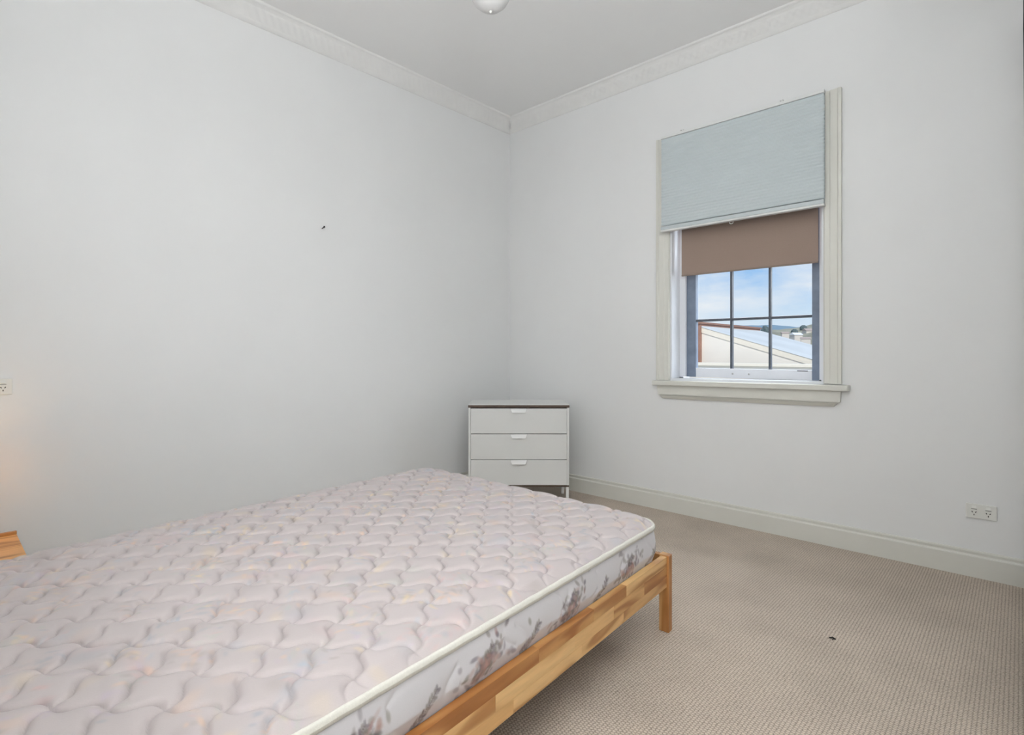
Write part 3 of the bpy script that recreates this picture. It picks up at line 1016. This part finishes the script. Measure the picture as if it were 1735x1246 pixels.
# ------------------------------------------------------------------ pendant light near the ceiling centre
pl = tag(empty('ceiling_pendant', (1.53, -1.75, ZC)), 'pale glass bowl pendant light hanging from the ceiling', 'light')
MB().lathe([(0.0001, 0.0), (0.055, 0.0), (0.055, -0.012), (0.030, -0.030), (0.0001, -0.031)], 24).build('canopy', 'plastic_white', pl, smooth=True)
MB().tube([(0, 0, -0.03), (0, 0, -0.36)], 0.004, 8).build('flex', 'plastic_white', pl)
MB().lathe([(0.0001, -0.455), (0.025, -0.453), (0.052, -0.442), (0.075, -0.422), (0.088, -0.398), (0.093, -0.372), (0.100, -0.362), (0.098, -0.356), (0.060, -0.352), (0.0001, -0.350)], 32).build('bowl', 'opal_glass', pl, smooth=True)
MB().lathe([(0.0001, -0.470), (0.006, -0.466), (0.008, -0.459), (0.004, -0.4555), (0.0001, -0.4552)], 12).build('finial', 'plastic_white', pl, smooth=True)

# ------------------------------------------------------------------ added uplighter, unseen behind the camera, bounces fill light off the ceiling
fl = tag(empty('added_uplight_stand', (3.62, -3.40, 0)), 'added unseen white uplighter with a metal bowl, for fill light off the ceiling', 'lamp')
MB().lathe([(0.0001, 0.0), (0.14, 0.0), (0.14, 0.014), (0.03, 0.03), (0.0001, 0.031)], 28).build('base', 'metal_white', fl, smooth=True)
MB().tube([(0, 0, 0.03), (0, 0, 1.80)], 0.012, 12).build('pole', 'metal_white', fl)
vv, ff = [], []
bp_ = [(0.02, 1.80), (0.10, 1.815), (0.17, 1.86), (0.21, 1.93), (0.225, 2.00), (0.222, 2.00), (0.205, 1.935), (0.165, 1.868), (0.098, 1.823), (0.02, 1.808)]
for i_ in range(32):
    a = 2 * PI * i_ / 32
    vv += [(r * math.cos(a), r * math.sin(a), z) for r, z in bp_]
for i_ in range(32):
    j_ = (i_ + 1) % 32
    for k in range(len(bp_)):
        k2 = (k + 1) % len(bp_)
        ff.append((i_ * 10 + k, j_ * 10 + k, j_ * 10 + k2, i_ * 10 + k2))
MB().add(vv, ff).build('bowl', 'metal_white', fl, smooth=True)
ul = area('added_uplight', (0, 0, 1.945), (0, 0, 1), 0.26, 0.26, 52, (0.965, 0.985, 1.0))
ul.data.shape = 'DISK'
ul.parent = fl

# ------------------------------------------------------------------ lint on the carpet
lt = MB()
pts = [(-0.010, 0.002, 0.001), (-0.004, -0.001, 0.004), (0.001, 0.002, 0.0055), (0.006, 0.000, 0.004), (0.010, 0.004, 0.001)]
lt.tube(pts, 0.0026, 6)
lt.tube([(0.002, 0.001, 0.004), (0.004, -0.006, 0.003), (0.003, -0.010, 0.001)], 0.0018, 6)
tag(lt.build('carpet_fluff', 'lint_dark', None, (2.778, -1.141, 0.0)), 'tiny dark scrap of fluff lying on the open carpet', 'fluff')

# ------------------------------------------------------------------ wardrobe with mirror doors along the right side
WF = 3.331
wd = tag(empty('wardrobe', (WF, -1.1, 0.0)), 'tall built-in wardrobe with black-framed mirror doors beside the window wall', 'wardrobe')
D1 = XR - WF - 0.004
wd.rotation_euler = (0, -0.0072, 0)                  # leans a few millimetres into the room
MB().box(0.062, D1, 1.075, 1.098, 0.005, 2.66).build('side_panel', 'trim_cream', wd)
MB().box(0.062, D1, -1.12, -1.10, 0.005, 2.66).build('side_panel', 'trim_cream', wd)
MB().box(0.062, D1, -1.0995, 1.0745, 2.64, 2.66).build('top_panel', 'trim_cream', wd)
MB().box(0.062, D1, -1.0995, 1.0745, 0.0, 0.06).build('plinth', 'trim_cream', wd)
MB().box(D1 - 0.012, D1 - 0.001, -1.0995, 1.0745, 0.0605, 2.6395).build('back_panel', 'trim_cream', wd)
MB().box(0.004, 0.060, 1.078, 1.0985, 0.0005, 2.68, 0.001).build('scribe_strip', 'trim_cream', wd)
MB().box(0.030, 0.060, -1.10, 1.0775, 2.632, 2.672).build('top_track', 'trim_cream', wd)
MB().box(0.002, 0.060, -1.10, 1.0775, 0.0605, 0.075).build('bottom_track', 'black_metal', wd)
for y0, y1, x in ((-0.02, 1.074, 0.002), (-1.098, 0.0, 0.030)):
    d = empty('sliding_door', (x, 0, 0))
    d.parent = wd
    MB().box(0.004, 0.020, y0 + 0.022, y1 - 0.022, 0.10, 2.606).build('mirror_panel', 'mirror', d)
    MB().box(0.0, 0.024, y0, y0 + 0.0215, 0.078, 2.630).build('door_stile', 'black_metal', d)
    MB().box(0.0, 0.024, y1 - 0.0215, y1, 0.078, 2.630).build('door_stile', 'black_metal', d)
    MB().box(0.0, 0.024, y0 + 0.022, y1 - 0.022, 2.6065, 2.630).build('door_rail', 'black_metal', d)
    MB().box(0.0, 0.024, y0 + 0.022, y1 - 0.022, 0.078, 0.0995).build('door_rail', 'black_metal', d)

# added window with its blind down, unseen behind the camera, backing the rear fill
w2 = structure(empty('added_window_rear', (2.45, YB, 1.0)))
MB().box(-0.95, 0.95, 0.0, 0.012, 0.0, 1.5).build('added_blind_panel', 'added_blind', w2)
for a in ((-1.04, -0.951, 0, 0.02, -0.09, 1.59), (0.951, 1.04, 0, 0.02, -0.09, 1.59), (-0.95, 0.95, 0, 0.02, 1.501, 1.59), (-0.95, 0.95, 0, 0.03, -0.09, -0.001)):
    MB().box(*a).build('architrave', 'trim_cream', w2)

# added tall window beside the wardrobe, out of view, backing the side fill
w3 = structure(empty('added_window_side', (XR, -3.05, 0.25)))
MB().box(-0.012, 0.0, -0.55, 0.55, 0.0, 2.2).build('added_blind_panel', 'added_blind', w3)
for a in ((-0.02, 0, -0.63, -0.551, -0.08, 2.28), (-0.02, 0, 0.551, 0.63, -0.08, 2.28), (-0.02, 0, -0.55, 0.55, 2.201, 2.28), (-0.03, 0, -0.55, 0.55, -0.08, -0.001)):
    MB().box(*a).build('architrave', 'trim_cream', w3)

# ------------------------------------------------------------------ the street outside
GZ = -4.6
DY = 10.0
structure(MB().box(-900, 900, 1.5, 1500, GZ - 0.5, GZ).build('ground', 'ground_street'))
pa_ = on_y(1189, 553.5, DY)
pb_ = on_y(1377, 608, DY)
slope = (pb_.z - pa_.z) / (pb_.x - pa_.x)
x0, x1 = pa_.x, pa_.x + 7.0
za_, zb_ = pa_.z, pa_.z + slope * 7.0
LB = 4.3
sh_ = tag(empty('lean_to_building', ((x0 + x1) / 2, DY, GZ)), 'cream lean-to building with pale iron roof sloping away from the brown brick wall', 'building')
ox = (x0 + x1) / 2
MB().prism([(x0 - ox, 0), (x1 - ox, 0), (x1 - ox, zb_ - GZ - 0.022), (x0 - ox, za_ - GZ - 0.022)], 'y', 0.0, LB).build('wall', 'gable_cream', sh_)
MB().prism([(x0 - ox, za_ - GZ - 0.020), (x1 - ox + 0.2, zb_ - GZ - 0.020 + slope * 0.2), (x1 - ox + 0.2, zb_ - GZ - 0.16 + slope * 0.2), (x0 - ox, za_ - GZ - 0.16)], 'y', -0.018, -0.005).build('barge_board', 'barge_cream', sh_)
rf = MB()
nr = 60
v, f = [], []
for j in range(2):
    xx = (x0 - ox) if j == 0 else (x1 - ox + 0.3)
    zz = za_ - GZ if j == 0 else zb_ - GZ + slope * 0.3
    for i in range(nr * 2 + 1):
        y = -0.03 + (LB + 0.06) * i / (nr * 2)
        v.append((xx, y, zz + (0.018 if i % 2 else -0.018)))
n_ = nr * 2 + 1
for i in range(n_ - 1):
    f.append((i, n_ + i, n_ + i + 1, i + 1))
obj('corrugated_roof', v, f, 'roof_iron', sh_)
# ledge of the lower roof in front of the gable
p1, p2 = on_y(1300, 616, DY - 0.8), on_y(1300, 630, DY - 0.8)
lg = tag(empty('parapet_wall', (0, DY - 0.8, GZ)), 'low cream parapet wall running along below the lean-to gable', 'wall')
MB().box(-6.5, 6.5, -0.1, 0.1, 0, p1.z - GZ - 0.07).build('wall', 'gable_cream', lg)
MB().box(-6.5, 6.5, -0.16, 0.16, p1.z - GZ - 0.0695, p1.z - GZ, 0.01).build('coping', 'barge_cream', lg)
# taller brown building on the left
zt = on_y(1182, 546, DY).z
bb_ = tag(empty('brick_building', (x0 - 3.0, DY + LB / 2, GZ)), 'brown brick building rising just above the iron roof', 'building')
MB().box(-3.0, 2.995, -LB / 2 - 0.1, LB / 2, 0, zt - GZ - 0.05).build('wall', 'brick_brown', bb_)
MB().box(-3.0, 3.02, -LB / 2 - 0.14, LB / 2 + 0.04, zt - GZ - 0.0495, zt - GZ).build('coping', 'brick_brown', bb_)
# columnar tree
dep = 80.0
tp = at_depth(1296.5, 551, dep)
tree = tag(empty('columnar_tree', (tp.x, tp.y, GZ)), 'dark rounded tree showing above the far end of the iron roof', 'tree')
htop = tp.z - GZ
MB().tube([(0, 0, 0), (0, 0, htop * 0.5)], 0.15, 8).build('trunk', 'bark', tree)
bm = bmesh.new()
bmesh.ops.create_icosphere(bm, subdivisions=4, radius=1.0)
for q in bm.verts:
    c = q.co.copy()
    k = 1 + 0.10 * math.sin(7 * c.x + 3 * c.z) * math.sin(6 * c.y + 2) + 0.06 * math.sin(17 * c.z + 9 * c.x) + random.uniform(-0.05, 0.05)
    q.co = Vector((c.x * 0.85 * k, c.y * 0.85 * k, htop - 2.3 + c.z * 2.3 * (0.97 + 0.05 * k - 0.05)))
me = bpy.data.meshes.new('crown')
bm.to_mesh(me)
bm.free()
obj_me('crown', me, 'foliage_dark', tree)

# hillsides: height fields in metres
def hill(name, mat_, p0, p1, r0, r1, z0, z1, amp, freq, seed, prof):
    """ridge between two azimuths (pixels), from range r0 rising to the crest at r1"""
    v, f = [], []
    nu, nv = 70, 14
    for i in range(nu + 1):
        px = p0 + (p1 - p0) * i / nu
        d = ray(px, HOR)
        for j in range(nv + 1):
            t = j / nv
            r = r0 + (r1 - r0) * t
            crest = z1 + prof(px) + amp * (math.sin(px * freq + seed) + 0.5 * math.sin(px * freq * 2.7 + 2 * seed) + 0.25 * math.sin(px * freq * 7.1))
            z = z0 + (crest - z0) * (t * t * (3 - 2 * t))
            v.append((CAM.x + d.x * r, CAM.y + d.y * r, z))
        v.append((CAM.x + d.x * r1 * 1.3, CAM.y + d.y * r1 * 1.3, z0))
    w = nv + 2
    for i in range(nu):
        for j in range(nv + 1):
            f.append((i * w + j, (i + 1) * w + j, (i + 1) * w + j + 1, i * w + j + 1))
    return structure(obj(name, v, f, mat_, smooth=True))
hill('far_range', 'hill_haze', 900, 1800, 420, 900, GZ - 2, 1.1 + 900 * 44 / F_PX, 1.5, 0.03, 1.0, lambda x: 0.0)
def near_prof(px): return 3.2 * max(0.0, min(1.0, (px - 1325) / 60.0))
hill('near_hillside', 'hill_olive', 1000, 1800, 90, 260, GZ - 0.5, 1.1 + 260 * 37 / F_PX, 0.25, 0.09, 2.0, near_prof)
# pale houses on the near hillside
def house(px, py, dep, w, h, roof_mat, label):
    p = at_depth(px, py, dep)
    r = tag(empty('hillside_house', (p.x, p.y, p.z - 3.0), TH + random.uniform(-0.5, 0.5)), label, 'house', 'houses on the far hillside')
    MB().box(-w / 2, w / 2, -w * 0.35, w * 0.35, 0, 3.0 + h * 0.55).build('wall', 'house_pale', r)
    MB().prism([(-w * 0.42, 3.0 + h * 0.55), (w * 0.42, 3.0 + h * 0.55), (0, 3.0 + h)], 'x', -w * 0.56, w * 0.56).build('roof', roof_mat, r)
house(1349, 573, 150, 2.6, 1.5, 'blind_rail_white', 'far house with a white roof on the hillside beyond the iron roof')
house(1370, 566, 200, 3.4, 2.0, 'house_roof', 'largest far house with a brown roof, highest on the hillside')
house(1330, 569, 185, 2.2, 1.3, 'house_roof', 'brown-roofed far house beside the dark rounded tree')
house(1365, 579, 130, 2.0, 1.1, 'house_roof', 'small brown-roofed far house low on the slope, just above the iron roof')
for px, py, dep, r_, lab in ((1346, 563, 190, 1.1, 'small dark shrub behind the white-roofed far house'), (1361, 557, 215, 1.3, 'larger dark shrub up the slope below the highest far house')):
    p = at_depth(px, py, dep)
    t = tag(empty('hillside_shrub', (p.x, p.y, p.z - 4)), lab, 'shrub', 'shrubs on the far hillside')
    bm = bmesh.new()
    bmesh.ops.create_icosphere(bm, subdivisions=3, radius=r_)
    for q in bm.verts:
        q.co = q.co * (1 + random.uniform(-0.12, 0.12)) + Vector((0, 0, 4))
    me = bpy.data.meshes.new('crown')
    bm.to_mesh(me)
    bm.free()
    obj_me('crown', me, 'foliage_dark', t)
    MB().tube([(0, 0, 0), (0, 0, 4)], 0.15, 6).build('trunk', 'bark', t)
